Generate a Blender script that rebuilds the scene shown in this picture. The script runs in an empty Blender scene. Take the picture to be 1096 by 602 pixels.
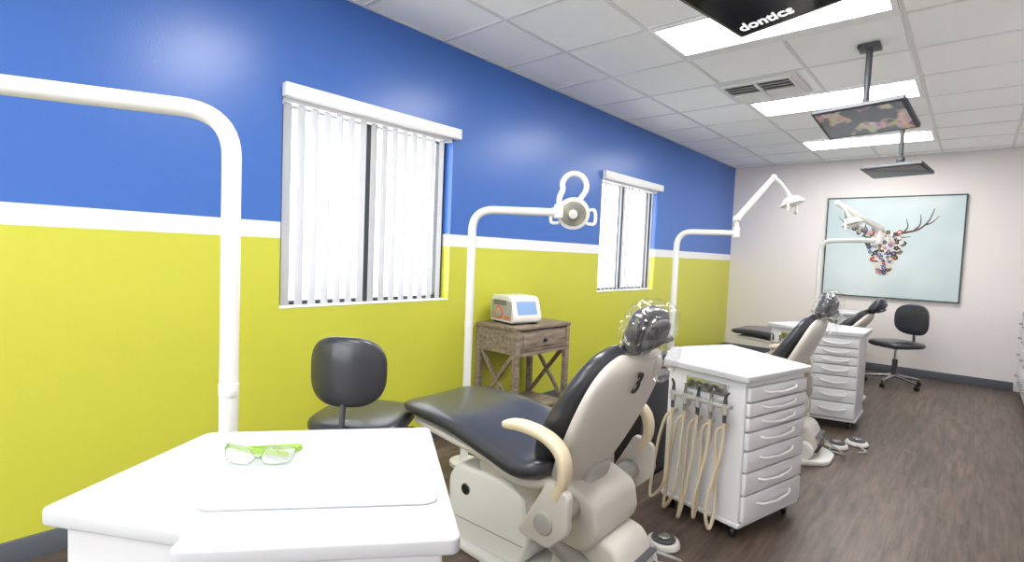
import bpy, bmesh, math, random
from mathutils import Vector, Matrix, noise
random.seed(7)
S = bpy.context.scene
COL = S.collection
H = 2.737; YB = 8.16; XR = 3.9; YS = -3.2

# ---------------------------------------------------------------- materials
def mat(name, col, rough=0.5, metal=0.0, coat=0.0, emit=None, es=1.0, alpha=1.0, trans=0.0, spec=None, bump=None):
    m = bpy.data.materials.new(name); m.use_nodes = True
    nt = m.node_tree; b = nt.nodes['Principled BSDF']
    b.inputs['Base Color'].default_value = (*col, 1)
    b.inputs['Roughness'].default_value = rough
    b.inputs['Metallic'].default_value = metal
    b.inputs['Coat Weight'].default_value = coat
    b.inputs['Transmission Weight'].default_value = trans
    if spec is not None: b.inputs['Specular IOR Level'].default_value = spec
    if emit:
        b.inputs['Emission Color'].default_value = (*emit, 1)
        b.inputs['Emission Strength'].default_value = es
    tc = nt.nodes.new('ShaderNodeTexCoord'); no = nt.nodes.new('ShaderNodeTexNoise')
    no.inputs['Scale'].default_value = bump[0] if bump else 12
    nt.links.new(tc.outputs['Object'], no.inputs['Vector'])
    if bump:
        bp = nt.nodes.new('ShaderNodeBump'); bp.inputs['Strength'].default_value = bump[1]; bp.inputs['Distance'].default_value = 0.01
        nt.links.new(no.outputs['Fac'], bp.inputs['Height']); nt.links.new(bp.outputs['Normal'], b.inputs['Normal'])
    else:
        mr = nt.nodes.new('ShaderNodeMapRange')
        mr.inputs['To Min'].default_value = max(0, rough - 0.03); mr.inputs['To Max'].default_value = min(1, rough + 0.03)
        nt.links.new(no.outputs['Fac'], mr.inputs['Value']); nt.links.new(mr.outputs['Result'], b.inputs['Roughness'])
    return m
def srgb(r, g, b):
    f = lambda c: (c/255/12.92) if c/255 <= 0.04045 else ((c/255+0.055)/1.055)**2.4
    return (f(r), f(g), f(b))

M_white = mat('white_laminate', srgb(214,214,217), 0.38)
M_top = mat('white_worktop', srgb(186,187,190), 0.45, spec=.3)
M_whitep = mat('white_enamel', srgb(226,225,221), 0.3, coat=0.3)
M_beige = mat('beige_plastic', srgb(200,195,187), 0.4)
M_tan = mat('tan_armrest', srgb(214,200,170), 0.45)
M_greyp = mat('grey_casting', srgb(165,163,158), 0.4)
M_vinyl = mat('charcoal_vinyl', srgb(52,53,60), 0.3, coat=0.2, bump=(6,0.15))
M_black = mat('black_plastic', srgb(26,26,28), 0.35)
M_dark = mat('dark_grey_plastic', srgb(68,70,76), 0.45)
M_chrome = mat('brushed_steel', srgb(190,190,192), 0.25, metal=1.0)
M_hose = mat('beige_hose', srgb(200,186,160), 0.5)
M_base = mat('baseboard_rubber', srgb(84,88,96), 0.55)
M_frame = mat('dark_window_frame', srgb(56,59,64), 0.5)
M_trimw = mat('white_trim', srgb(235,235,235), 0.45)
M_screen = mat('black_screen', srgb(10,10,12), 0.12, coat=0.5)
M_textw = mat('white_print', srgb(245,245,245), 0.5, emit=(1,1,1), es=0.6)
M_textb = mat('black_print', srgb(18,18,18), 0.6)
M_green = mat('green_elastic', srgb(160,195,80), 0.5)
M_orange = mat('orange_plastic', srgb(225,105,50), 0.4)
M_bluescr = mat('blue_display', srgb(120,150,190), 0.2, emit=srgb(120,150,190), es=0.3)
M_refl = mat('lamp_reflector', srgb(218,220,205), 0.2, metal=0.8)
M_paper = mat('white_mat', srgb(176,180,186), 0.4)
M_wall = mat('wall_paint_grey', srgb(224,218,216), 0.6)
M_tbar = mat('ceiling_tbar', srgb(222,222,222), 0.5)
M_vent = mat('vent_white', srgb(225,225,225), 0.5)
M_ventd = mat('vent_dark', srgb(120,120,120), 0.8)

def m_leftwall():
    m = bpy.data.materials.new('painted_accent_wall'); m.use_nodes = True
    nt = m.node_tree; b = nt.nodes['Principled BSDF']
    g = nt.nodes.new('ShaderNodeNewGeometry'); sx = nt.nodes.new('ShaderNodeSeparateXYZ')
    nt.links.new(g.outputs['Position'], sx.inputs[0])
    def gt(v):
        n = nt.nodes.new('ShaderNodeMath'); n.operation = 'GREATER_THAN'; n.inputs[1].default_value = v
        nt.links.new(sx.outputs['Z'], n.inputs[0]); return n
    a, c = gt(1.352), gt(1.438)
    m1 = nt.nodes.new('ShaderNodeMix'); m1.data_type = 'RGBA'; m2 = nt.nodes.new('ShaderNodeMix'); m2.data_type = 'RGBA'
    m1.inputs[6].default_value = (*srgb(196,197,68), 1); m1.inputs[7].default_value = (*srgb(228,228,232), 1)
    m2.inputs[7].default_value = (*srgb(62,106,184), 1)
    nt.links.new(a.outputs[0], m1.inputs[0]); nt.links.new(m1.outputs[2], m2.inputs[6]); nt.links.new(c.outputs[0], m2.inputs[0])
    nt.links.new(m2.outputs[2], b.inputs['Base Color'])
    b.inputs['Roughness'].default_value = 0.3
    no = nt.nodes.new('ShaderNodeTexNoise'); no.inputs['Scale'].default_value = 90
    bp = nt.nodes.new('ShaderNodeBump'); bp.inputs['Strength'].default_value = 0.05; bp.inputs['Distance'].default_value = 0.01
    nt.links.new(g.outputs['Position'], no.inputs['Vector']); nt.links.new(no.outputs['Fac'], bp.inputs['Height']); nt.links.new(bp.outputs['Normal'], b.inputs['Normal'])
    return m
def m_floor():
    m = bpy.data.materials.new('wood_plank_floor'); m.use_nodes = True
    nt = m.node_tree; b = nt.nodes['Principled BSDF']
    tc = nt.nodes.new('ShaderNodeTexCoord')
    mp = nt.nodes.new('ShaderNodeMapping'); mp.inputs['Rotation'].default_value = (0,0,math.radians(90))
    nt.links.new(tc.outputs['Object'], mp.inputs[0])
    br = nt.nodes.new('ShaderNodeTexBrick'); br.inputs['Scale'].default_value = 1
    br.inputs['Brick Width'].default_value = 1.2; br.inputs['Row Height'].default_value = 0.16
    br.inputs['Mortar Size'].default_value = 0.0015; br.offset = 0.37
    br.inputs['Color1'].default_value = (0.0,0.0,0.0,1); br.inputs['Color2'].default_value = (1,1,1,1); br.inputs['Mortar'].default_value = (0.3,0.3,0.3,1)
    nt.links.new(mp.outputs[0], br.inputs[0])
    mp2 = nt.nodes.new('ShaderNodeMapping'); mp2.inputs['Scale'].default_value = (14,1.3,1)
    nt.links.new(tc.outputs['Object'], mp2.inputs[0])
    no = nt.nodes.new('ShaderNodeTexNoise'); no.inputs['Scale'].default_value = 2.2; no.inputs['Detail'].default_value = 8; no.inputs['Roughness'].default_value = 0.65
    no.noise_dimensions = '4D'
    nt.links.new(mp2.outputs[0], no.inputs['Vector']); 
    mu = nt.nodes.new('ShaderNodeMath'); mu.operation = 'MULTIPLY'; mu.inputs[1].default_value = 3.0
    nt.links.new(br.outputs['Color'], mu.inputs[0]); nt.links.new(mu.outputs[0], no.inputs['W'])
    cr = nt.nodes.new('ShaderNodeValToRGB')
    cr.color_ramp.elements[0].position = 0.3; cr.color_ramp.elements[0].color = (*srgb(52,41,36),1)
    cr.color_ramp.elements[1].position = 0.75; cr.color_ramp.elements[1].color = (*srgb(126,109,98),1)
    nt.links.new(no.outputs['Fac'], cr.inputs[0])
    mx = nt.nodes.new('ShaderNodeMix'); mx.data_type='RGBA'; mx.blend_type='MULTIPLY'; mx.inputs[0].default_value = 0.3
    nt.links.new(cr.outputs[0], mx.inputs[6]); nt.links.new(br.outputs['Color'], mx.inputs[7])
    nt.links.new(mx.outputs[2], b.inputs['Base Color'])
    b.inputs['Roughness'].default_value = 0.42
    return m
def m_tile():
    m = mat('ceiling_tile', srgb(252,252,252), 0.9, bump=(160,0.25)); return m
def m_wood():
    m = bpy.data.materials.new('weathered_wood'); m.use_nodes = True
    nt = m.node_tree; b = nt.nodes['Principled BSDF']
    tc = nt.nodes.new('ShaderNodeTexCoord'); mp = nt.nodes.new('ShaderNodeMapping'); mp.inputs['Scale'].default_value = (20,3,20)
    no = nt.nodes.new('ShaderNodeTexNoise'); no.inputs['Scale'].default_value = 2; no.inputs['Detail'].default_value = 6
    cr = nt.nodes.new('ShaderNodeValToRGB')
    cr.color_ramp.elements[0].position = .3; cr.color_ramp.elements[0].color = (*srgb(104,90,78),1)
    cr.color_ramp.elements[1].position = .75; cr.color_ramp.elements[1].color = (*srgb(156,142,126),1)
    nt.links.new(tc.outputs['Object'], mp.inputs[0]); nt.links.new(mp.outputs[0], no.inputs['Vector'])
    nt.links.new(no.outputs['Fac'], cr.inputs[0]); nt.links.new(cr.outputs[0], b.inputs['Base Color'])
    b.inputs['Roughness'].default_value = .6
    return m
def m_blind():
    m = bpy.data.materials.new('blind_fabric'); m.use_nodes = True
    nt = m.node_tree; nt.nodes.remove(nt.nodes['Principled BSDF']); out = nt.nodes['Material Output']
    d = nt.nodes.new('ShaderNodeBsdfDiffuse'); t = nt.nodes.new('ShaderNodeBsdfTranslucent'); x = nt.nodes.new('ShaderNodeMixShader')
    d.inputs[0].default_value = (.56,.56,.57,1); t.inputs[0].default_value = (.27,.27,.285,1); x.inputs[0].default_value = .45
    nt.links.new(d.outputs[0], x.inputs[1]); nt.links.new(t.outputs[0], x.inputs[2]); nt.links.new(x.outputs[0], out.inputs[0])
    return m
def m_clear(name, fac, rough=.1):
    m = bpy.data.materials.new(name); m.use_nodes = True
    nt = m.node_tree; nt.nodes.remove(nt.nodes['Principled BSDF']); out = nt.nodes['Material Output']
    d = nt.nodes.new('ShaderNodeBsdfTransparent'); t = nt.nodes.new('ShaderNodeBsdfGlossy'); x = nt.nodes.new('ShaderNodeMixShader')
    t.inputs['Roughness'].default_value = rough; x.inputs[0].default_value = fac
    nt.links.new(d.outputs[0], x.inputs[1]); nt.links.new(t.outputs[0], x.inputs[2]); nt.links.new(x.outputs[0], out.inputs[0])
    return m
def m_emit(name, col, s):
    m = bpy.data.materials.new(name); m.use_nodes = True
    nt = m.node_tree; nt.nodes.remove(nt.nodes['Principled BSDF']); e = nt.nodes.new('ShaderNodeEmission')
    e.inputs[0].default_value = (*col,1); e.inputs[1].default_value = s
    nt.links.new(e.outputs[0], nt.nodes['Material Output'].inputs[0]); return m
def m_canvas():
    m = bpy.data.materials.new('painted_canvas'); m.use_nodes = True
    nt = m.node_tree; b = nt.nodes['Principled BSDF']
    tc = nt.nodes.new('ShaderNodeTexCoord'); gr = nt.nodes.new('ShaderNodeTexNoise'); gr.inputs['Scale'].default_value = 1.1; gr.inputs['Detail'].default_value = 2
    cr = nt.nodes.new('ShaderNodeValToRGB')
    cr.color_ramp.elements[0].position=.3; cr.color_ramp.elements[0].color = (*srgb(172,190,194),1)
    cr.color_ramp.elements[1].position=.7; cr.color_ramp.elements[1].color = (*srgb(204,214,215),1)
    nt.links.new(tc.outputs['Object'], gr.inputs['Vector']); nt.links.new(gr.outputs['Fac'], cr.inputs[0]); nt.links.new(cr.outputs[0], b.inputs['Base Color'])
    b.inputs['Roughness'].default_value = .5
    return m
def m_pic():
    m = bpy.data.materials.new('screen_picture'); m.use_nodes = True
    nt = m.node_tree; b = nt.nodes['Principled BSDF']
    tc = nt.nodes.new('ShaderNodeTexCoord'); v = nt.nodes.new('ShaderNodeTexVoronoi'); v.inputs['Scale'].default_value = 30
    no = nt.nodes.new('ShaderNodeTexNoise'); no.inputs['Scale'].default_value = 7
    cr = nt.nodes.new('ShaderNodeValToRGB'); cr.color_ramp.elements[0].position=.52; cr.color_ramp.elements[1].position=.58
    mx = nt.nodes.new('ShaderNodeMix'); mx.data_type='RGBA'; mx.inputs[6].default_value = (*srgb(96,100,104),1)
    m2 = nt.nodes.new('ShaderNodeMix'); m2.data_type='RGBA'; m2.inputs[0].default_value=.2; m2.inputs[6].default_value=(*srgb(165,140,132),1)
    nt.links.new(tc.outputs['Object'], v.inputs['Vector']); nt.links.new(tc.outputs['Object'], no.inputs['Vector'])
    nt.links.new(no.outputs['Fac'], cr.inputs[0]); nt.links.new(cr.outputs[0], mx.inputs[0])
    nt.links.new(v.outputs['Color'], m2.inputs[7]); nt.links.new(m2.outputs[2], mx.inputs[7])
    nt.links.new(mx.outputs[2], b.inputs['Base Color']); b.inputs['Roughness'].default_value=.15
    nt.links.new(mx.outputs[2], b.inputs['Emission Color']); b.inputs['Emission Strength'].default_value=.25
    return m
M_lw = m_leftwall(); M_fl = m_floor(); M_tile = m_tile(); M_wood = m_wood(); M_blind = m_blind()
M_glass = m_clear('window_glass', .06, .02); M_wrap = m_clear('clear_plastic_wrap', .13, .12)
M_light = m_emit('light_diffuser', (1,.985,.96), 20.0); M_canvas = m_canvas(); M_pic = m_pic()

# ---------------------------------------------------------------- geometry helpers
def root(name, loc=(0,0,0), rz=0):
    o = bpy.data.objects.new(name, None); o.empty_display_size = .1
    o.location = loc; o.rotation_euler = (0,0,rz); COL.objects.link(o); return o
def mk(name, me, m, parent=None, smooth=False, M=None):
    o = bpy.data.objects.new(name, me); COL.objects.link(o)
    if m is not None: me.materials.append(m)
    if smooth:
        for p in me.polygons: p.use_smooth = True
    if M is not None: o.matrix_local = M
    if parent: o.parent = parent
    return o
def bev(bm, w, seg=3, edges=None):
    bmesh.ops.bevel(bm, geom=list(edges or bm.edges), offset=w, segments=seg, profile=.5, affect='EDGES', clamp_overlap=True)
def finish(bm, name, m, parent, smooth=False, M=None):
    bmesh.ops.recalc_face_normals(bm, faces=bm.faces)
    me = bpy.data.meshes.new(name); bm.to_mesh(me); bm.free()
    o = mk(name, me, m, parent, smooth, M)
    if smooth:
        try: me.set_sharp_from_angle(angle=math.radians(38))
        except Exception: pass
    return o
def box(name, lo, hi, m, parent=None, b=0.0, seg=3, M=None):
    bm = bmesh.new(); bmesh.ops.create_cube(bm, size=1)
    lo, hi = Vector(lo), Vector(hi); c = (lo+hi)/2; s = hi-lo
    for v in bm.verts: v.co = Vector((v.co.x*s.x, v.co.y*s.y, v.co.z*s.z)) + c
    if b: bev(bm, b, seg)
    return finish(bm, name, m, parent, b > 0, M)
def prism(name, poly, z0, z1, m, parent=None, b=0.0, vb=0.0, seg=3, M=None):
    bm = bmesh.new()
    vs = [bm.verts.new((p[0], p[1], z0)) for p in poly]; f = bm.faces.new(vs)
    r = bmesh.ops.extrude_face_region(bm, geom=[f])
    for v in [e for e in r['geom'] if isinstance(e, bmesh.types.BMVert)]: v.co.z = z1
    bm.normal_update()
    if vb: bev(bm, vb, 5, [e for e in bm.edges if abs(e.verts[0].co.z-e.verts[1].co.z) > 1e-4])
    bm.normal_update()
    if b: bev(bm, b, seg, [e for e in bm.edges if abs(e.verts[0].co.z-e.verts[1].co.z) < 1e-5 and len(e.link_faces)==2 and abs(abs(e.link_faces[0].normal.z)-abs(e.link_faces[1].normal.z))>.5])
    return finish(bm, name, m, parent, b > 0 or vb > 0, M)
def catmull(P, n):
    P = [Vector(p) for p in P]; out = []
    Q = [P[0]*2-P[1]] + P + [P[-1]*2-P[-2]]
    for i in range(1, len(Q)-2):
        for k in range(n):
            t = k/n; a,b,c,d = Q[i-1],Q[i],Q[i+1],Q[i+2]
            out.append(.5*((2*b)+(c-a)*t+(2*a-5*b+4*c-d)*t*t+(3*b-a-3*c+d)*t**3))
    out.append(P[-1]); return out
def tube(name, pts, r, m, parent=None, smooth_n=0, ns=14):
    P = catmull(pts, smooth_n) if smooth_n else [Vector(p) for p in pts]
    R = r if isinstance(r, (list, tuple)) else [r]*len(pts)
    bm = bmesh.new(); rings = []; prev = None
    for i, p in enumerate(P):
        t = (P[min(i+1,len(P)-1)]-P[max(i-1,0)]).normalized()
        if prev is None:
            prev = t.orthogonal().normalized()
        prev = (prev - t*prev.dot(t)).normalized(); q = t.cross(prev)
        u = i/(len(P)-1)*(len(R)-1); k = min(int(u), len(R)-2) if len(R)>1 else 0
        rr = R[k]*(1-(u-k))+R[min(k+1,len(R)-1)]*(u-k)
        rings.append([bm.verts.new(p+(prev*math.cos(a)+q*math.sin(a))*rr) for a in [2*math.pi*j/ns for j in range(ns)]])
    for a, b in zip(rings, rings[1:]):
        for j in range(ns): bm.faces.new((a[j], a[(j+1)%ns], b[(j+1)%ns], b[j]))
    bm.faces.new(rings[0][::-1]); bm.faces.new(rings[-1])
    return finish(bm, name, m, parent, True)
def arc_path(pts, rad, n=7):
    P = [Vector(p) for p in pts]; out = [P[0]]
    for i in range(1, len(P)-1):
        a = (P[i-1]-P[i]); b = (P[i+1]-P[i]); r = min(rad, a.length*.48, b.length*.48)
        s = P[i]+a.normalized()*r; e = P[i]+b.normalized()*r
        for k in range(n+1):
            t = k/n; out.append(s*(1-t)**2+P[i]*2*t*(1-t)+e*t*t)
    out.append(P[-1]); return out
def cyl(name, a, b, r, m, parent=None, r2=None, ns=28, bv=0.0):
    a, b = Vector(a), Vector(b); L = (b-a).length
    bm = bmesh.new(); bmesh.ops.create_cone(bm, cap_ends=True, segments=ns, radius1=r, radius2=r if r2 is None else r2, depth=L)
    if bv: bev(bm, bv, 3, [e for e in bm.edges if abs(e.verts[0].co.z-e.verts[1].co.z) < 1e-5])
    q = Vector((0,0,1)).rotation_difference(b-a).to_matrix().to_4x4()
    bmesh.ops.transform(bm, matrix=Matrix.Translation((a+b)/2)@q, verts=bm.verts)
    return finish(bm, name, m, parent, True)
def ell(name, c, s, m, parent=None, rot=None, sub=3, nz=0.0, e=1.0):
    bm = bmesh.new(); bmesh.ops.create_icosphere(bm, subdivisions=sub, radius=1)
    for v in bm.verts:
        d = v.co.copy()
        if e != 1.0: d = Vector([math.copysign(abs(x)**e, x) for x in d])
        if nz: d *= 1+nz*noise.noise(v.co*3.3)+nz*.6*noise.noise(v.co*8)
        v.co = Vector((d.x*s[0], d.y*s[1], d.z*s[2]))
    if rot is not None: bmesh.ops.transform(bm, matrix=rot, verts=bm.verts)
    bmesh.ops.translate(bm, vec=Vector(c), verts=bm.verts)
    return finish(bm, name, m, parent, True)
def loft_xz(name, path, m, parent=None, e=.45, n=40, ns=32, off=0.0, endr=.05, bow=0.0):
    P = [Vector(p) for p in path]; pts = []
    Q = [P[0]*2-P[1]] + P + [P[-1]*2-P[-2]]
    segs = max(3, n//(len(P)-1))
    for i in range(1, len(Q)-2):
        for k in range(segs):
            t = k/segs; a,b,c,d = Q[i-1],Q[i],Q[i+1],Q[i+2]
            pts.append(.5*((2*b)+(c-a)*t+(2*a-5*b+4*c-d)*t*t+(3*b-a-3*c+d)*t**3))
    pts.append(P[-1])
    def lerp_list(L):
        out=[]; 
        for t in [0,.12,.3,.6]: out.append(L[0].lerp(L[1],t))
        out += L[1:-1]
        for t in [.4,.7,.88,1]: out.append(L[-2].lerp(L[-1],t))
        return out
    pts = lerp_list(pts)
    D=[0]
    for a,b in zip(pts,pts[1:]): D.append(D[-1]+math.hypot(b[0]-a[0],b[1]-a[1]))
    T=D[-1]; bm=bmesh.new(); rings=[]
    for i,p in enumerate(pts):
        a=pts[max(0,i-1)]; b=pts[min(len(pts)-1,i+1)]
        t=Vector((b[0]-a[0],0,b[1]-a[1])).normalized(); nrm=Vector((-t.z,0,t.x))
        d=min(D[i],T-D[i]); f=1 if d>=endr else math.sqrt(max(.0,1-(1-d/endr)**2))
        f=max(f,.04); hw=p[2]-(1-f)*endr; ht=p[3]*f
        c=Vector((p[0],0,p[1]))+nrm*off; ring=[]
        for j in range(ns):
            an=2*math.pi*j/ns; cx=math.copysign(abs(math.cos(an))**e,math.cos(an)); sy=math.copysign(abs(math.sin(an))**e,math.sin(an))
            ring.append(bm.verts.new(c+Vector((0,hw*cx,0))+nrm*(ht*sy+bow*cx*cx)))
        rings.append(ring)
    for a,b in zip(rings,rings[1:]):
        for j in range(ns): bm.faces.new((a[j],a[(j+1)%ns],b[(j+1)%ns],b[j]))
    bm.faces.new(rings[0]); bm.faces.new(rings[-1])
    bmesh.ops.recalc_face_normals(bm, faces=bm.faces)
    me=bpy.data.meshes.new(name); bm.to_mesh(me); bm.free()
    return mk(name, me, m, parent, True)
def frame(o, x, y):
    x = Vector(x).normalized(); y = Vector(y); y = (y-x*y.dot(x)).normalized(); z = x.cross(y)
    M = Matrix((x,y,z)).transposed().to_4x4(); M.translation = Vector(o); return M
def text(name, s, size, m, parent, M, shear=0.0, ext=.0006, bold=.02):
    cu = bpy.data.curves.new(name, 'FONT'); cu.body = s; cu.size = size; cu.shear = shear; cu.extrude = ext
    cu.align_x = 'CENTER'; cu.align_y = 'CENTER'; cu.offset = size*bold
    t = bpy.data.objects.new('tmp', cu); COL.objects.link(t)
    dg = bpy.context.evaluated_depsgraph_get(); me = bpy.data.meshes.new_from_object(t.evaluated_get(dg))
    bpy.data.objects.remove(t); me.materials.clear()
    return mk(name, me, m, parent, False, M)

# ---------------------------------------------------------------- room
box('floor', (-.15,YS-.15,-.1), (XR+.15,YB+.15,0), M_fl)
box('wall_north', (-.15,YB,0), (XR+.15,YB+.15,H), M_wall)
box('wall_east', (XR,YS,0), (XR+.15,YB,H), M_wall)
bm = bmesh.new()
def addbox(bm, lo, hi):
    r = bmesh.ops.create_cube(bm, size=1); lo,hi = Vector(lo),Vector(hi); c=(lo+hi)/2; s=hi-lo
    for v in r['verts']: v.co = Vector((v.co.x*s.x,v.co.y*s.y,v.co.z*s.z))+c
addbox(bm,(-.15,YS-.15,0),(XR+.15,YS,.3)); addbox(bm,(-.15,YS-.15,2.55),(XR+.15,YS,H))
addbox(bm,(-.15,YS-.15,.3),(.25,YS,2.55)); addbox(bm,(XR-.25,YS-.15,.3),(XR+.15,YS,2.55))
finish(bm,'wall_south',M_wall,None)  # opening left for the added fill-light glazing
WZ0, WZ1 = .972, 2.125
WIN = [(1.29,2.50),(4.46,5.67)]
bm = bmesh.new()
ys = [YS, WIN[0][0], WIN[0][1], WIN[1][0], WIN[1][1], YB]
for i in range(5):
    if i in (1,3):
        addbox(bm, (-.15,ys[i],0), (0,ys[i+1],WZ0)); addbox(bm, (-.15,ys[i],WZ1), (0,ys[i+1],H))
    else: addbox(bm, (-.15,ys[i],0), (0,ys[i+1],H))
finish(bm, 'wall_west', M_lw, None)
box('ceiling', (-.15,YS-.15,H), (XR+.15,YB+.15,H+.1), M_tile)
GX = [.565+.615*k for k in range(0,6)]; GY = [3.0+.62*k for k in range(-10,9)]
bm = bmesh.new()
for x in GX: addbox(bm, (x-.012,YS,H-.006), (x+.012,YB,H))
for y in GY: 
    if YS < y < YB: addbox(bm, (0,y-.012,H-.0055), (XR,y+.012,H))
addbox(bm,(0,YS,H-.006),(.018,YB,H)); addbox(bm,(0,YB-.018,H-.006),(XR,YB,H)); addbox(bm,(XR-.018,YS,H-.006),(XR,YB,H))
finish(bm, 'trim_1', M_tbar, None)
for y0 in [3.0-.62*9, 3.0-.62*6, 3.0-.62*3, 3.0, 3.0+.62*3, 3.0+.62*6]:
    r = root('ceiling_light_panel', (1.795, y0+.31, H))
    box('diffuser', (-.575,-.27,-.012), (.575,.19,-.0062), M_light, r)
    for n,(lo,hi) in enumerate([((-.605,-.30,-.016),(.605,-.27,-.0062)),((-.605,.19,-.016),(.605,.30,-.0062)),((-.605,-.27,-.016),(-.575,.19,-.0062)),((.575,-.27,-.016),(.605,.19,-.0062))]):
        box('frame_%d'%n, lo, hi, M_trimw, r)
# vent
r = root('ceiling_air_vent', (1.42, 4.53, H))
box('plate', (-.295,-.28,-.012), (.295,.28,-.0062), M_vent, r, b=.003)
box('throat', (-.25,-.235,-.014), (.25,.235,-.0118), M_ventd, r)
bm = bmesh.new()
for k in range(7):
    y = -.20+.0665*k
    for (x0,x1) in [(-.24,-.01),(.01,.24)]:
        rr = bmesh.ops.create_cube(bm, size=1)
        Mx = Matrix.Translation(((x0+x1)/2,y,-.02))@Matrix.Rotation(math.radians(25 if y<0 else -25),4,'X')@Matrix.Diagonal((x1-x0,.042,.003,1))
        bmesh.ops.transform(bm, matrix=Mx, verts=rr['verts'])
addbox(bm, (-.012,-.235,-.03),(.012,.235,-.012))
for (lo,hi) in [((-.26,-.245,-.028),(.26,-.225,-.012)),((-.26,.225,-.028),(.26,.245,-.012)),((-.26,-.225,-.028),(-.24,.225,-.012)),((.24,-.225,-.028),(.26,.225,-.012))]: addbox(bm,lo,hi)
finish(bm, 'louvers', M_vent, r)
box('baseboard_west', (0,YS,0), (.014,YB,.10), M_base, b=.003)
box('baseboard_north', (.014,YB-.014,0), (3.2,YB,.10), M_base, b=.003)
box('baseboard_east', (XR-.014,YS,0), (XR,2.9,.10), M_base, b=.003)
box('baseboard_south', (.014,YS,0), (XR-.014,YS+.014,.10), M_base, b=.003)

# unseen glazing added behind the viewer to bring in fill light
r = root('window_3', (XR/2,YS-.07,1.42)); w=XR/2-.25; h=1.125-.001
for n,x in enumerate([-w+.03,-w/3,w/3,w-.03]): box('mullion_%d'%n,(x-.03,-.03,-h),(x+.03,.03,h),M_frame,r)
for n,z in enumerate([-h+.03,h-.03]): box('rail_%d'%n,(-w+.06,-.028,z-.03),(w-.06,.028,z+.03),M_frame,r)
box('glass',(-w+.05,-.003,-h+.05),(w-.05,.003,h-.05),M_glass,r)

# windows
for i,(y0,y1) in enumerate(WIN):
    r = root('window_%d'%(i+1), (-.11,(y0+y1)/2,(WZ0+WZ1)/2)); w=(y1-y0)/2; h=(WZ1-WZ0)/2
    for n,(lo,hi) in enumerate([((-.03,-w,-h),(.03,-w+.045,h)),((-.03,w-.045,-h),(.03,w,h)),((-.03,-w+.045,-h),(.03,w-.045,-h+.03)),((-.03,-w+.045,h-.045),(.03,w-.045,h)),((-.028,-.05,-h+.03),(.028,.02,h-.045))]):
        box('frame_%d'%n, lo, hi, M_frame, r, b=.004)
    box('glass', (-.003,-w+.04,-h+.025), (.003,w-.04,h-.04), M_glass, r)
    b = root('vertical_blinds', (-.035,(y0+y1)/2,WZ1)); bm = bmesh.new()
    box('valance', (.037,-w-.005,-.025), (.085,w+.035,.045), M_trimw, b, b=.004)
    box('headrail', (-.03,-w+.005,-.045), (.03,w-.005,-.005), M_trimw, b)
    N = 15; ang = math.radians(14); hz = WZ1-WZ0
    for k in range(N):
        yy = -w+.045+(2*w-.12)*k/(N-1)
        dx, dy = -math.sin(ang)*.028, math.cos(ang)*.028
        nx, ny = math.cos(ang)*.008, math.sin(ang)*.008
        pr = [(-1,0),(-.5,.75),(0,1),(.5,.75),(1,0)]
        top=[bm.verts.new((dx*a+nx*c, yy+dy*a+ny*c, -.045)) for a,c in pr]; bot=[bm.verts.new((dx*a+nx*c, yy+dy*a+ny*c, -hz+.012)) for a,c in pr]
        for a in range(4): bm.faces.new((top[a],top[a+1],bot[a+1],bot[a]))
    me = bpy.data.meshes.new('slats'); bm.to_mesh(me); bm.free(); mk('slats', me, M_blind, b, True)
    box('trim_%d'%(i+2), (-.15,y0,WZ0), (.004,y1,WZ0+.008), M_trimw)

# cabinets on the right
r = root('base_cabinets', (3.22,0,0))
box('carcass', (.02,3.0,.09), (.66,YB-.004,.87), M_white, r)
box('toe_kick', (.07,3.0,0), (.66,YB-.004,.09), M_base, r)
box('countertop', (0,2.98,.87), (.67,YB-.004,.91), M_top, r, b=.005)
for k in range(10):
    y0 = 3.02+.513*k
    for j,(z0,z1) in enumerate([(.1,.34),(.35,.55),(.56,.70),(.71,.86)]):
        box('drawer_%d_%d'%(k,j), (0,y0,z0), (.02,y0+.5,z1), M_white, r, b=.003)
        tube('handle_%d_%d'%(k,j), arc_path([(.0,y0+.19,(z0+z1)/2),(-.028,y0+.19,(z0+z1)/2),(-.028,y0+.31,(z0+z1)/2),(0,y0+.31,(z0+z1)/2)],.01,3), .005, M_chrome, r, ns=8)

# painting
r = root('framed_painting', (1.965, YB, 1.59))
W2,H2 = .715,.645
box('canvas', (-W2+.012,-.028,-H2+.012), (W2-.012,-.004,H2-.012), M_canvas, r)
M_fr = mat('teal_black_frame', srgb(30,52,56), .4)
for n,(lo,hi) in enumerate([((-W2,-.036,-H2),(-W2+.014,-.001,H2)),((W2-.014,-.036,-H2),(W2,-.001,H2)),((-W2+.014,-.036,-H2),(W2-.014,-.001,-H2+.014)),((-W2+.014,-.036,H2-.014),(W2-.014,-.001,H2))]): box('frame_%d'%n, lo, hi, M_fr, r)
fl = [mat('petal_%d'%i, c, .6) for i,c in enumerate([srgb(190,72,76),srgb(228,220,212),srgb(50,60,95),srgb(215,150,155),srgb(60,80,70),srgb(225,190,140),srgb(90,120,170),srgb(40,40,50),srgb(240,236,232)])]
bms = [bmesh.new() for _ in fl]
def flower(x, z, s, ci, y):
    bm = bms[ci]; np = 5; a0 = random.random()*6
    for k in range(np):
        a = a0+2*math.pi*k/np
        cx, cz = x+math.cos(a)*s*.5, z+math.sin(a)*s*.5
        vs = [bm.verts.new((cx+math.cos(t)*s*.5, y, cz+math.sin(t)*s*.5)) for t in [2*math.pi*j/8 for j in range(8)]]
        bm.faces.new(vs[::-1])
    cc = bms[5 if ci!=5 else 0]; vs = [cc.verts.new((x+math.cos(t)*s*.25, y-.0004, z+math.sin(t)*s*.25)) for t in [2*math.pi*j/8 for j in range(8)]]
    cc.faces.new(vs[::-1])
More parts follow.
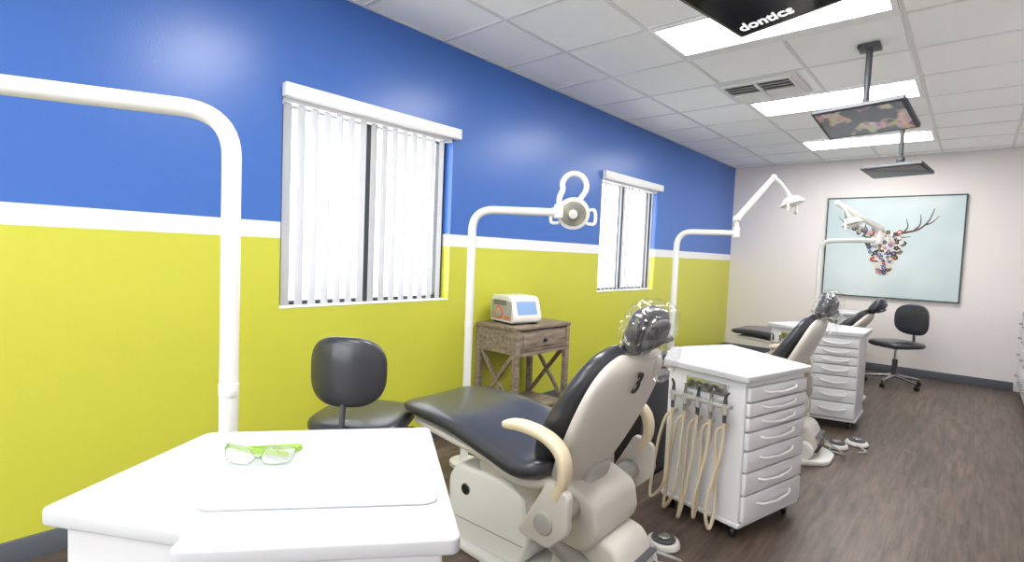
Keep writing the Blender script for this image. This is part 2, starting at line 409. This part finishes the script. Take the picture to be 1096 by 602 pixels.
yy = -.0285; cnt=0
SX, SZ = -.05, -.07
while cnt < 230:
    v = random.uniform(-1,1); u = random.uniform(-1,1)
    hw = .2 if v>.3 else .05+.15*((v+1)/1.3)
    if v>.7: hw=.15
    x = SX+u*hw; z = SZ+v*.27
    yy -= .00002; flower(x, z, random.uniform(.014,.034), random.choice([0,1,1,2,3,4,6,7,8,8,1]), yy); cnt+=1
M_ant = mat('antler_paint', srgb(84,64,60), .6)
bm = bmesh.new()
def ribbon(pts, w0, w1, y):
    P = catmull([(p[0],0,p[1]) for p in pts], 6); prev=None
    for i,p in enumerate(P):
        t=(P[min(i+1,len(P)-1)]-P[max(0,i-1)]).normalized(); n=Vector((-t.z,0,t.x)); w=w0+(w1-w0)*i/(len(P)-1)
        a=bm.verts.new((p.x+n.x*w,y,p.z+n.z*w)); b=bm.verts.new((p.x-n.x*w,y,p.z-n.z*w))
        if prev: bm.faces.new((prev[0],prev[1],b,a))
        prev=(a,b)
for sgn in (-1,1):
    f = lambda L: [(SX+sgn*x, SZ+z) for x,z in L]
    ribbon(f([(.08,.24),(.20,.26),(.33,.30),(.42,.40),(.47,.55)]), .018,.004,-.0292)
    ribbon(f([(.18,.26),(.22,.33),(.20,.43)]), .011,.003,-.0293)
    ribbon(f([(.28,.28),(.34,.36),(.34,.48)]), .011,.003,-.0294)
    ribbon(f([(.38,.35),(.45,.38),(.52,.46)]), .010,.003,-.0295)
    ribbon(f([(.10,.24),(.16,.20),(.26,.21)]), .012,.003,-.0296)
    if sgn<0:
        for k in range(34):
            t=random.random(); yy-=.00002; flower(SX+sgn*(.12+.32*t)+random.uniform(-.03,.03), SZ+.25+.17*t*t+random.uniform(-.05,.05), random.uniform(.015,.03), random.choice([2,4,7,6,1,3]), yy-.001)
me=bpy.data.meshes.new('antlers'); bm.to_mesh(me); bm.free(); mk('antlers', me, M_ant, r)
for i,b in enumerate(bms):
    me=bpy.data.meshes.new('flowers_%d'%i); b.to_mesh(me); b.free(); mk('flowers_%d'%i, me, fl[i], r)

# ---------------------------------------------------------------- mobile carts
def inset(poly, d):
    n=len(poly); out=[]
    for i in range(n):
        p0,p1,p2=[Vector(poly[(i+k)%n]) for k in (-1,0,1)]
        e1=(p1-p0).normalized(); e2=(p2-p1).normalized(); n1=Vector((-e1.y,e1.x)); n2=Vector((-e2.y,e2.x))
        k=(n1+n2); k=k/(k.length_squared/2)
        out.append(tuple(p1+k*d))
    return out
def cart(name, poly, drawer=None, hose=None, notch=None, ht=.80, hnd='white'):
    cx=sum(p[0] for p in poly)/len(poly); cy=sum(p[1] for p in poly)/len(poly)
    r=root(name,(cx,cy,0)); P=[(p[0]-cx,p[1]-cy) for p in poly]
    prism('worktop', P, ht-.032, ht, M_top, r, b=.006, vb=.02)
    B=inset(P,.03)
    prism('body', B, .085, ht-.032, M_white, r, b=.0, vb=.008)
    prism('plinth', inset(P,.022), .07, .09, M_white, r, b=.004, vb=.01)
    for i,p in enumerate(inset(P,.075)):
        cyl('caster_stem_%d'%i,(p[0],p[1],.05),(p[0],p[1],.075),.012,M_dark,r)
        cyl('caster_wheel_%d'%i,(p[0]-.012,p[1],.028),(p[0]+.012,p[1],.028),.028,M_black,r,bv=.005)
    if drawer is not None:
        a=Vector(B[drawer]); b=Vector(B[(drawer+1)%len(B)]); e=(b-a).normalized(); L=(b-a).length
        n=Vector((e.y,-e.x)); M=frame((a.x,a.y,0),(e.x,e.y,0),(-n.x,-n.y,0))
        zs=[.095,.225,.335,.44,.53,.60,.67,.745] 
        for k,(z0,z1) in enumerate(zip(zs,zs[1:])):
            box('drawer_%d'%k,(.012,-.022,z0+.004),(L-.012,.0,z1-.004),M_white,r,b=.006,M=M)
            zc=z0+(z1-z0)*.55; w=L*.28
            o=tube('drawer_handle_%d'%k, arc_path([(L/2-w,-.02,zc+.008),(L/2-w*.8,-.036,zc),(L/2,-.042,zc-.008),(L/2+w*.8,-.036,zc),(L/2+w,-.02,zc+.008)],.02,4), .006, M_trimw if hnd=='white' else M_chrome, r, ns=10)
            o.matrix_local=M
            o=box('drawer_shadow_gap_%d'%k,(.014,-.004,z0-.003),(L-.014,-.001,z0+.003),M_greyp,r,M=M)
    if hose is not None:
        a=Vector(B[hose]); b=Vector(B[(hose+1)%len(B)]); e=(b-a).normalized(); L=(b-a).length
        n=Vector((e.y,-e.x)); M=frame((a.x,a.y,0),(e.x,e.y,0),(-n.x,-n.y,0))
        box('control_plate',(L*.26,-.008,ht-.125),(L*.80,.0,ht-.065),M_chrome,r,b=.003,M=M)
        for k in range(4):
            o=cyl('control_knob_%d'%k,(L*.26+.03+.045*k,-.008,ht-.085),(L*.26+.03+.045*k,-.018,ht-.085),.007,M_dark,r); o.matrix_local=M
        box('holder_bar',(L*.14,-.075,ht-.165),(L*.92,-.035,ht-.145),M_greyp,r,b=.006,M=M)
        for k in (0,1): box('holder_bracket_%d'%k,(L*(.28+.42*k),-.06,ht-.17),(L*(.28+.42*k)+.03,.0,ht-.14),M_greyp,r,b=.003,M=M)
        for k in range(5):
            x=L*(.18+.17*k); sw=(k-2)*.012
            o=cyl('holder_ring_%d'%k,(x,-.062,ht-.19),(x,-.062,ht-.14),.016,M_greyp,r); o.matrix_local=M
            o=tube('handpiece_%d'%k,[(x,-.062,ht-.23),(x,-.062,ht-.15),(x+.004,-.066,ht-.105),(x+.018+sw*.5,-.085,ht-.08)],[.009,.011,.007,.005],M_chrome if k%2 else M_dark,r,smooth_n=5); o.matrix_local=M
            zb=.075-.018*(k%3)
            o=tube('hose_%d'%k,[(x,-.062,ht-.22),(x-.004,-.07,.42),(x-.02-sw,-.10,zb+.12),(x-.055+sw,-.09,zb),(x-.1+.02*k,-.07,zb+.08),(x-.085+.012*k,-.05,.36),(x-.05,-.045,ht-.30),(x-.02,-.02,ht-.26),(x-.015,0.004,ht-.255)],.0085,M_hose,r,smooth_n=8,ns=10); o.matrix_local=M
    return r
c1=cart('dental_cart', [(1.50,.144),(1.775,.31),(1.82,.268),(2.135,.648),(1.625,.995),(1.26,.52)], drawer=2)
c2=cart('dental_cart', [(1.60,2.60),(2.06,2.50),(2.20,3.08),(1.66,3.43),(1.46,3.0)], drawer=1, hose=0)
c3=cart('dental_cart', [(1.43,5.02),(1.83,4.85),(2.18,4.95),(2.17,5.45),(1.65,5.55)], drawer=1, hose=0)
c4=cart('dental_cart', [(1.36,7.0),(1.71,6.93),(1.94,7.1),(1.89,7.5),(1.46,7.55)], drawer=1, hose=0)
r=root('computer_tower',(1.32,2.98,0))
box('case',(-.09,-.20,.012),(.09,.20,.62),M_dark,r,b=.012)
for i,(x,y) in enumerate([(-.07,-.17),(.07,-.17),(.07,.17),(-.07,.17)]): cyl('foot_%d'%i,(x,y,0),(x,y,.014),.014,M_black,r)
box('front_bezel',(-.082,-.208,.03),(.082,-.198,.60),M_black,r,b=.003)
for k in range(3): box('drive_bay_%d'%k,(-.07,-.211,.50-.05*k),(.07,-.206,.54-.05*k),M_dark,r,b=.001)

T=.80
def wp(px,py,z):
    dx,dy=px-548,py-301; cph,sph=.99916,.0410; xp=dx*cph+dy*sph; yp=-dx*sph+dy*cph
    c=-29.45-yp*.9986; b=561.2-.0524*yp; X=.7507*xp-.6607*b; Y=.6607*xp+.7507*b; s=(z-1.32)/c
    return (2.8+X*s, Y*s)
r=root('tray_mat',(1.70,.57,T))
mp=[wp(205,549,T),wp(469,541,T),wp(461,476,T),wp(252,486,T)]
prism('mat',[(p[0]-1.70,p[1]-.57) for p in mp],0.0005,.004,M_paper,r,b=.0008,vb=.03)
gc=wp(276,499,T); r=root('safety_glasses',(gc[0],gc[1],T+.0045),math.radians(46)); r.scale=(1.15,1.15,1.15)
M_lens=m_clear('clear_lens',.3,.1); M_cf=mat('clear_green_frame',srgb(190,205,170),.15,trans=.6)
for s in (-1,1):
    pts=[(s*.004,0,.012),(s*.02,-.004,.036),(s*.055,.0,.038),(s*.070,.014,.026),(s*.058,.002,.004),(s*.02,-.004,.002),(s*.004,0,.012)]
    tube('lens_rim_%d'%s,pts,.0012,M_cf,r,smooth_n=5,ns=8)
    bm=bmesh.new(); P=catmull(pts[:-1],4); bm.faces.new([bm.verts.new(p) for p in P]); finish(bm,'lens_%d'%s,M_lens,r)
    bm=bmesh.new(); rings=[]
    for p in catmull([(s*.070,.012,.024),(s*.074,.04,.022),(s*.03,.052+.012*s,.012),(-s*.05,.046+.012*s,.008)],6):
        rings.append([bm.verts.new(p+Vector((0,a*.0014,b*.0055))) for a,b in ((-1,-1),(1,-1),(1,1),(-1,1))])
    for A,B in zip(rings,rings[1:]):
        for j in range(4): bm.faces.new((A[j],A[(j+1)%4],B[(j+1)%4],B[j]))
    bm.faces.new(rings[0]); bm.faces.new(rings[-1]); finish(bm,'temple_%d'%s,M_green,r)
ell('nose_bridge',(0,0,.014),(.008,.003,.004),M_cf,r)

# ---------------------------------------------------------------- dental chairs
def chair(name, loc, rz=0, rec=63, num=None, wrap=False, px=.095):
    r=root(name,loc,rz); a=math.radians(rec); ca,sa=math.cos(a),math.sin(a)
    prism('floor_plate',[(-.48,-.20),(.30,-.27),(.50,-.12),(.50,.12),(.30,.27),(-.48,.20)],0,.035,M_whitep,r,b=.01,vb=.06)
    bm_pts=[(-.44,.03),(-.03,.03),(.02,.16),(-.02,.33),(-.10,.37),(-.40,.37),(-.45,.30)]
    prism('pump_housing',bm_pts,0,.38,M_whitep,r,b=.018,vb=.025,M=frame((0,.19,0),(1,0,0),(0,0,1)))
    cyl('badge',(-.335,-.19,.27),(-.335,-.198,.27),.021,M_black,r,bv=.002)
    cyl('badge_ring',(-.335,-.189,.27),(-.335,-.194,.27),.026,M_chrome,r,bv=.001)
    box('housing_seam',(-.44,-.1925,.13),(-.01,-.1895,.134),M_greyp,r)
    for s in (-1,1):
        tube('lift_arm_%d'%s,arc_path([(.36,s*.13,.07),(.05,s*.13,.22),(-.14,s*.13,.40)],.08,5),[.045,.05,.045],M_greyp,r,ns=16)
        cyl('pivot_cap_%d'%s,(.35,s*.13,.085),(.35,s*.185,.085),.06,M_whitep,r,bv=.012)
    prism('seat_casting',[(-.30,.41),(-.26,.33),(.0,.29),(.12,.21),(.26,.20),(.32,.28),(.30,.40),(.18,.45),(-.1,.44)],0,.34,M_beige,r,b=.02,vb=.03,M=frame((0,.17,0),(1,0,0),(0,0,1)))
    prism('rear_cover',[(.08,.035),(.38,.035),(.43,.12),(.37,.24),(.22,.27),(.10,.20)],0,.26,M_beige,r,b=.02,vb=.03,M=frame((0,.13,0),(1,0,0),(0,0,1)))
    for k in range(3): box('cover_seam_%d'%k,(.39,-.11,.07+.05*k),(.425+.004*k,.11,.074+.05*k),M_dark,r)
    loft_xz('seat_shell',[(-.72,.50,.19,.018),(-.5,.50,.24,.022),(-.2,.475,.26,.025),(.0,.43,.26,.03),(.14,.45,.22,.03)],M_beige,r,e=.5)
    loft_xz('seat_cushion',[(-.78,.55,.21,.03),(-.62,.562,.265,.036),(-.38,.555,.285,.042),(-.14,.51,.30,.048),(.02,.48,.30,.05),(.14,.515,.26,.045)],M_vinyl,r,e=.55,bow=.012,endr=.07)
    pz=.46
    def q(t,n): return (px+ca*t+sa*n, pz+sa*t-ca*n)
    L=.59
    loft_xz('back_cushion',[(*q(.02,-.02),.215,.035),(*q(.15,-.03),.26,.05),(*q(.32,-.02),.285,.045),(*q(.48,-.01),.262,.04),(*q(L,-.005),.18,.03)],M_vinyl,r,e=.55,endr=.06,bow=.03)
    loft_xz('back_shell',[(*q(-.08,.06),.14,.03),(*q(.05,.06),.21,.038),(*q(.2,.062),.265,.036),(*q(.34,.058),.29,.032),(*q(.48,.048),.272,.028),(*q(L-.01,.035),.19,.02)],M_beige,r,e=.6,endr=.06,bow=.03)
    loft_xz('back_brace',[(*q(-.20,.07),.09,.035),(*q(-.06,.10),.10,.035),(*q(.10,.10),.07,.02)],M_greyp,r,e=.5,endr=.03)
    hx,hz=q(.665,-.01)
    b0=q(.57,.02)
    box('headrest_bar',(-.022,-.012,-.1),(.022,.012,.07),M_chrome,r,b=.004,M=Matrix.Translation((b0[0],0,b0[1]))@Matrix.Rotation(math.pi/2-a,4,'Y')@Matrix.Rotation(math.pi/2,4,'Z'))
    rot=Matrix.Rotation(math.pi/2-a-.12,4,'Y')
    ell('headrest_pad',(hx,0,hz),(.046,.130,.092),M_vinyl,r,rot=rot,e=.72,sub=5)
    ell('headrest_shell',(hx+.034,0,hz-.015),(.028,.095,.062),M_dark,r,rot=rot,e=.72,sub=4)
    cyl('headrest_knob',(hx+.05,-.11,hz-.04),(hx+.05,.11,hz-.04),.014,M_dark,r,bv=.004)
    if wrap:
        ell('plastic_cover',(hx+.012,0,hz),(.078,.155,.115),M_wrap,r,rot=rot,sub=5,nz=.09,e=.75)
        ell('plastic_cover_tail',(hx+.05,.09,hz-.13),(.03,.07,.08),M_wrap,r,rot=rot,sub=4,nz=.22,e=.8)
    for s in (-1,1):
        y=s*.335
        loft=[(-.02,.675),(.08,.69),(.19,.675),(.255,.63),(.27,.55),(.24,.47)]
        P=catmull([(x,y,z) for x,z in loft],7); bm=bmesh.new(); rings=[]
        for i,p in enumerate(P):
            t=(P[min(i+1,len(P)-1)]-P[max(0,i-1)]).normalized(); n=Vector((-t.z,0,t.x)); u=i/(len(P)-1)
            f=min(1,math.sqrt(max(0.02,1-(1-min(i/4,1))**2))); hw=(.032 if u<.7 else .032-.01*(u-.7)/.3)*f; ht=.019*f
            rings.append([bm.verts.new(p+Vector((0,hw*math.copysign(abs(math.cos(g))**.6,math.cos(g)),0))+n*ht*math.copysign(abs(math.sin(g))**.6,math.sin(g))) for g in [2*math.pi*j/16 for j in range(16)]])
        for A,Bq in zip(rings,rings[1:]):
            for j in range(16): bm.faces.new((A[j],A[(j+1)%16],Bq[(j+1)%16],Bq[j]))
        bm.faces.new(rings[0]); bm.faces.new(rings[-1])
        finish(bm,'armrest_%d'%s,M_tan,r,True)
        prism('arm_bracket_%d'%s,[(.08,.30),(.22,.28),(.30,.36),(.30,.50),(.21,.53),(.15,.42)],0,.035,M_beige,r,b=.008,vb=.02,M=frame((0,y+.0175,0),(1,0,0),(0,0,1)))
        cyl('arm_pivot_%d'%s,(.20,s*.16,.37),(.20,s*.36,.37),.042,M_greyp,r,bv=.008)
    if num:
        nn=Vector((sa,0,-ca)); t=(Vector((ca,0,sa))-nn*.12).normalized(); o=q(.485,.0815)
        text('number',num,.12,M_textb,r,frame((o[0],-.05,o[1]),(0,1,0),t),ext=.0025,bold=.012)
    return r
ch1=chair('dental_chair',(1.50,1.80,0),math.radians(2),63,'3',wrap=True)
ch2=chair('dental_chair',(1.66,4.06,0),math.radians(2),62,wrap=True)
ch3=chair('dental_chair',(1.56,6.22,0),math.radians(0),47)

def foot(name, loc, cable):
    r=root(name,(loc[0],loc[1],0))
    cyl('disc',(0,0,0.004),(0,0,.03),.078,M_whitep,r,r2=.07,bv=.006)
    cyl('pedal',(0,0,.03),(0,0,.04),.055,M_dark,r,bv=.004)
    cyl('cap',(0,0,.04),(0,0,.05),.03,M_chrome,r,bv=.004)
    tube('cable',[(c[0]-loc[0],c[1]-loc[1],c[2]) for c in cable],.006,M_greyp,r,smooth_n=8,ns=8)
foot('foot_control',(1.80,2.27),[(1.80,2.21,.02),(1.78,2.14,.012),(1.84,2.10,.012),(1.93,2.16,.012),(1.97,2.04,.10),(1.9,1.98,.13)])
foot('foot_control',(2.12,4.44),[(2.12,4.38,.02),(2.1,4.30,.012),(2.18,4.27,.012),(2.2,4.2,.04),(2.06,4.16,.13)])
foot('foot_control',(2.22,4.62),[(2.22,4.56,.02),(2.28,4.5,.012),(2.3,4.45,.012),(2.26,4.4,.012)])
r=root('cart_connection_arm',(1.62,2.16,0))
tube('arm',arc_path([(0,0,.20),(0,.02,.29),(.02,.24,.29)],.06,6),.028,M_whitep,r)
cyl('foot',(0,0,.0),(0,0,.22),.035,M_whitep,r,bv=.005)
cyl('end_cap',(.02,.24,.29),(.021,.262,.29),.034,M_greyp,r,bv=.005)

# ---------------------------------------------------------------- stools
def stool(name, loc, ang, sz=.52, bk=1.0):
    r=root(name,loc,ang)
    for k in range(5):
        a=2*math.pi*k/5+.3; c,s=math.cos(a),math.sin(a)
        tube('leg_%d'%k,[(0,0,.115),(c*.12,s*.12,.10),(c*.27,s*.27,.075)],[.024,.018,.013],M_chrome,r,smooth_n=4)
        cyl('caster_stem_%d'%k,(c*.27,s*.27,.05),(c*.27,s*.27,.085),.008,M_black,r)
        t=Vector((-s,c,0))*.016
        for w in (-1,1): cyl('caster_%d_%d'%(k,w),Vector((c*.27,s*.27,.026))+t*w*.3,Vector((c*.27,s*.27,.026))+t*w,.026,M_black,r,bv=.004)
    cyl('column',(0,0,.09),(0,0,.30),.026,M_dark,r); cyl('piston',(0,0,.29),(0,0,sz-.06),.015,M_chrome,r)
    box('seat_plate',(-.11,-.09,sz-.075),(.11,.09,sz-.055),M_black,r,b=.005)
    ell('seat',(0,0,sz-.025),(.235,.23,.042),M_vinyl,r,e=.62,sub=4)
    tube('back_bar',[(-.05,0,sz-.065),(-.20,0,sz-.07),(-.25,0,sz-.03),(-.25,0,sz+.06),(-.235,0,sz+.16)],.013,M_dark,r,smooth_n=6)
    tube('lever',[(.02,-.08,sz-.07),(.05,-.24,sz-.075)],.006,M_black,r)
    bm=bmesh.new(); bmesh.ops.create_icosphere(bm,subdivisions=4,radius=1)
    for v in bm.verts:
        d=Vector([math.copysign(abs(x)**.70,x) for x in v.co]); v.co=Vector((d.x*.034-.235+.045*d.y*d.y,d.y*.168*bk,d.z*.148*bk+sz+.25))
    finish(bm,'backrest',M_vinyl,r,True)
    return r
stool('rolling_stool',(.62,1.43,0),math.radians(125),.52,1.05)
stool('rolling_stool',(2.18,7.34,0),math.radians(236),.50,1.18)

# ---------------------------------------------------------------- dental lamps
def lamp(name, base, height, arm_end, link=None, head=None, face=(.5,-.6,-.5), rad=.0245):
    r=root(name,(base[0],base[1],0)); bl=Vector((base[0],base[1],0)); f=lambda p: Vector(p)-bl
    az=height+(arm_end[2] if len(arm_end)>2 else 0)
    P=arc_path([(0,0,.01),(0,0,height),f((arm_end[0],arm_end[1],az))],.13,10)
    tube('post',P,[rad]*(len(P)),M_whitep,r,ns=20)
    cyl('base_flange',(0,0,0),(0,0,.03),.09,M_whitep,r,bv=.006)
    cyl('collar',(0,0,.86),(0,0,.90),rad+.002,M_whitep,r,bv=.002)
    ae=f((arm_end[0],arm_end[1],az))
    if head is None: return r
    hd=f(head); fc=Vector(face).normalized()
    cyl('joint',ae+Vector((0,0,-.035)),ae+Vector((0,0,.05)),.03,M_whitep,r,bv=.006)
    if link:
        lk=f(link); up=ae+Vector((0,0,.12))
        cyl('pin',ae,up,.018,M_whitep,r)
        tube('spring_arm',[up,up.lerp(lk,.5),lk],[.03,.027,.022],M_whitep,r,smooth_n=4)
        ell('elbow_low',up,(.035,.035,.035),M_whitep,r); ell('elbow_high',lk,(.028,.028,.028),M_whitep,r)
        s=(hd-lk)
        tube('yoke_arm',[lk,lk+s*.35+Vector((0,0,.03)),lk+s*.75+Vector((0,0,.03)),hd-fc*.04],.013,M_whitep,r,smooth_n=6)
    else:
        side=Vector((.66,.75,0)); 
        o=hd+Vector((0,0,.16))
        pts=[ae+Vector((0,0,.02)),ae+Vector((0,0,.09))]
        for t in range(200,-70,-30):
            a=math.radians(t); pts.append(o+side*math.cos(a)*.075+Vector((0,0,math.sin(a)*.075)))
        pts.append(hd-fc*.035+Vector((0,0,.02)))
        tube('yoke_arm',pts,.017,M_whitep,r,smooth_n=4)
    cyl('lamp_housing',hd-fc*.04,hd+fc*.012,.055,M_whitep,r,r2=.098,bv=.004)
    cyl('rim',hd+fc*.010,hd+fc*.022,.100,M_whitep,r,bv=.004)
    cyl('reflector',hd+fc*.020,hd+fc*.024,.078,M_refl,r,bv=.001)
    cyl('bulb_cover',hd+fc*.022,hd+fc*.045,.026,M_whitep,r,bv=.006)
    u=Vector((0,0,1)).cross(fc).normalized()
    for s in (-1,1):
        pts=[hd+u*s*.07-fc*.01, hd+u*s*.125+Vector((0,0,.02)), hd+u*s*.13+Vector((0,0,-.05))+fc*.03, hd+u*s*.085+Vector((0,0,-.06))+fc*.01]
        tube('handle_%d'%s,pts,.010,M_whitep,r,smooth_n=6,ns=10)
    return r
lamp('dental_lamp',(1.15,.613),1.695,(.70,-.29,.0),rad=.026)
lamp('dental_lamp',(.50,2.23),1.577,(.90,2.56),None,(.955,2.63,1.58),face=(.55,-.75,-.35))
lamp('dental_lamp',(.85,4.35),1.567,(1.265,4.58),(1.47,4.80,2.05),(1.60,4.90,1.85),face=(.3,.0,-.95))
lamp('dental_lamp',(1.5,6.62),1.60,(2.06,6.36),(1.73,6.05,1.95),(1.86,6.10,1.76),face=(.3,-.1,-.95))

# ---------------------------------------------------------------- side table + unit
r=root('side_table',(.23,3.09,0)); hx,hy=.18,.30
box('top',(-.205,-.325,.775),(.205,.325,.80),M_wood,r,b=.004)
for i,(x,y) in enumerate([(-hx,-hy),(hx,-hy),(hx,hy),(-hx,hy)]): box('leg_%d'%i,(x-.02,y-.02,0),(x+.02,y+.02,.775),M_wood,r,b=.003)
box('apron_back',(-hx-.012,-hy+.02,.60),(-hx+.008,hy-.02,.775),M_wood,r)
for s in (-1,1): box('apron_side_%d'%s,(-hx+.02,s*hy-.012,.60),(hx-.02,s*hy+.012,.775),M_wood,r)
box('drawer_front',(hx-.01,-hy+.025,.615),(hx+.012,hy-.025,.765),M_wood,r,b=.004)
box('drawer_panel',(hx+.012,-hy+.06,.64),(hx+.018,hy-.06,.74),M_wood,r,b=.003)
ell('knob',(hx+.03,0,.69),(.016,.016,.016),M_black,r)
box('rail_front',(hx-.012,-hy+.02,.585),(hx+.012,hy-.02,.612),M_wood,r)
box('shelf',(-hx+.0,-hy+.0,.16),(hx+.0,hy-.0,.18),M_wood,r,b=.003)
for s in (-1,1):
    for d in (-1,1):
        a=Vector((d*(hx-.02),s*hy,.19)); b=Vector((-d*(hx-.02),s*hy,.60)); L=(b-a).length
        bm=bmesh.new(); addbox(bm,(-.014,-.01+.002*d,0),(.014,.01+.002*d,L))
        M=Matrix.Translation(a)@Vector((0,0,1)).rotation_difference(b-a).to_matrix().to_4x4()
        finish(bm,'cross_%d_%d'%(s,d),M_wood,r,False,M)
r=root('portable_laser_unit',(.22,2.99,.80),math.radians(-12))
prism('body',[(-.15,.012),(.14,.012),(.155,.05),(.11,.19),(.07,.21),(-.12,.21),(-.15,.17)],0,.26,M_whitep,r,b=.015,vb=.02,M=frame((0,.13,0),(1,0,0),(0,0,1)))
for i,y in enumerate((-.1,.1)): box('foot_%d'%i,(-.12,y-.015,0),(.12,y+.015,.014),M_black,r)
box('side_panel',(-.135,-.1335,.03),(.12,-.1295,.17),M_greyp,r,b=.001)
box('display',(0,-.09,0),(.003,.09,.10),M_bluescr,r,b=.001,M=Matrix.Translation((.146,0,.075))@Matrix.Rotation(math.radians(-18),4,'Y'))
cyl('speaker_ring',(-.03,-.131,.08),(-.03,-.138,.08),.048,M_orange,r,bv=.002)
cyl('speaker_face',(-.03,-.138,.08),(-.03,-.141,.08),.036,M_greyp,r,bv=.001)
for k in range(4): box('vent_slot_%d'%k,(-.10,-.136,.138+.01*k),(.06,-.132,.143+.01*k),M_dark,r)
box('label',(.045,-.138,.04),(.10,-.133,.06),M_orange,r)

# ---------------------------------------------------------------- ceiling monitors
def monitor(name, C, u, v, w, d, pole, screen, txt=None):
    u=Vector(u).normalized(); v=Vector(v); v=(v-u*v.dot(u)).normalized(); C=Vector(C)
    r=root(name,(pole[0],pole[1],H)); R=Vector((pole[0],pole[1],H))
    M=frame(C-R,u,-v)
    box('panel',(-w/2,-d/2,-.03),(w/2,d/2,0),M_black if txt else M_dark,r,b=.006,M=M)
    box('screen',(-w/2+.018,-d/2+.018,0),(w/2-.018,d/2-.018,.002),screen,r,M=M)
    box('back_bulge',(-w*.3,-d*.3,-.06),(w*.3,d*.3,-.03),M_dark,r,b=.01,M=M)
    back=M@Vector((0,0,-.06))
    box('ceiling_plate',(-.06,-.06,-.03),(.06,.06,-.006),M_dark,r,b=.004)
    cyl('pole',(0,0,-.03),(0,0,back.z+.05),.018,M_dark,r)
    ell('swivel',(0,0,back.z+.05),(.035,.035,.04),M_dark,r)
    tube('tilt_arm',[(0,0,back.z+.05),back.lerp(Vector((0,0,back.z+.05)),.3),back],.018,M_dark,r,smooth_n=3)
    box('vesa_plate',(-.06,-.06,-.068),(.06,.06,-.058),M_dark,r,b=.003,M=M)
    if txt: text('screen_text',txt,.068,M_textw,r,M@Matrix.Translation((-w/2+.135,-d/2+.065,.0024)),shear=.15)
    return r
def mon_from(Q, ang, w, d, tilt):
    a=math.radians(ang); u=Vector((math.cos(a),math.sin(a),0)); p=Vector((-math.sin(a),math.cos(a),0))
    t=math.radians(tilt); v=p*math.cos(t)-Vector((0,0,1))*math.sin(t)
    C=Vector(Q)+u*w/2-v*d/2
    return C,u,v
C,u,v=mon_from((2.08,2.07,2.165),-17,.64,.40,7); monitor('ceiling_monitor',C,u,v,.64,.40,(C.x,C.y+.02),M_screen,'dontics')
C,u,v=mon_from((2.01,4.05,2.165),-12,.50,.31,21); monitor('ceiling_monitor',C,u,v,.50,.31,(C.x-.02,C.y+.17),M_pic)
C,u,v=mon_from((2.02,5.98,2.16),-14,.47,.30,10); monitor('ceiling_monitor',C,u,v,.47,.30,(C.x+.02,C.y+.04),M_screen)

# ---------------------------------------------------------------- world, camera
w=bpy.data.worlds.new('World'); S.world=w; w.use_nodes=True
bg=w.node_tree.nodes['Background']; bg.inputs[0].default_value=(.95,.98,1,1); bg.inputs[1].default_value=5.0
ph=math.atan(.041); th=math.radians(3.0)
R=Vector((.7507,.6607,0)); F0=Vector((-.6607,.7507,0)); Z=Vector((0,0,1))
F=F0*math.cos(th)-Z*math.sin(th); U=F0*math.sin(th)+Z*math.cos(th)
ri=R*math.cos(ph)+U*math.sin(ph); ui=-R*math.sin(ph)+U*math.cos(ph)
cam=bpy.data.cameras.new('camera'); co=bpy.data.objects.new('camera',cam); COL.objects.link(co)
Mc=Matrix((ri,ui,-F)).transposed().to_4x4(); Mc.translation=(2.8,0,1.32); co.matrix_world=Mc
cam.sensor_fit='HORIZONTAL'; cam.sensor_width=36; cam.lens=562/1096*36; cam.clip_start=.02
S.camera=co
S.view_settings.view_transform='Standard'
S.view_settings.exposure=.42
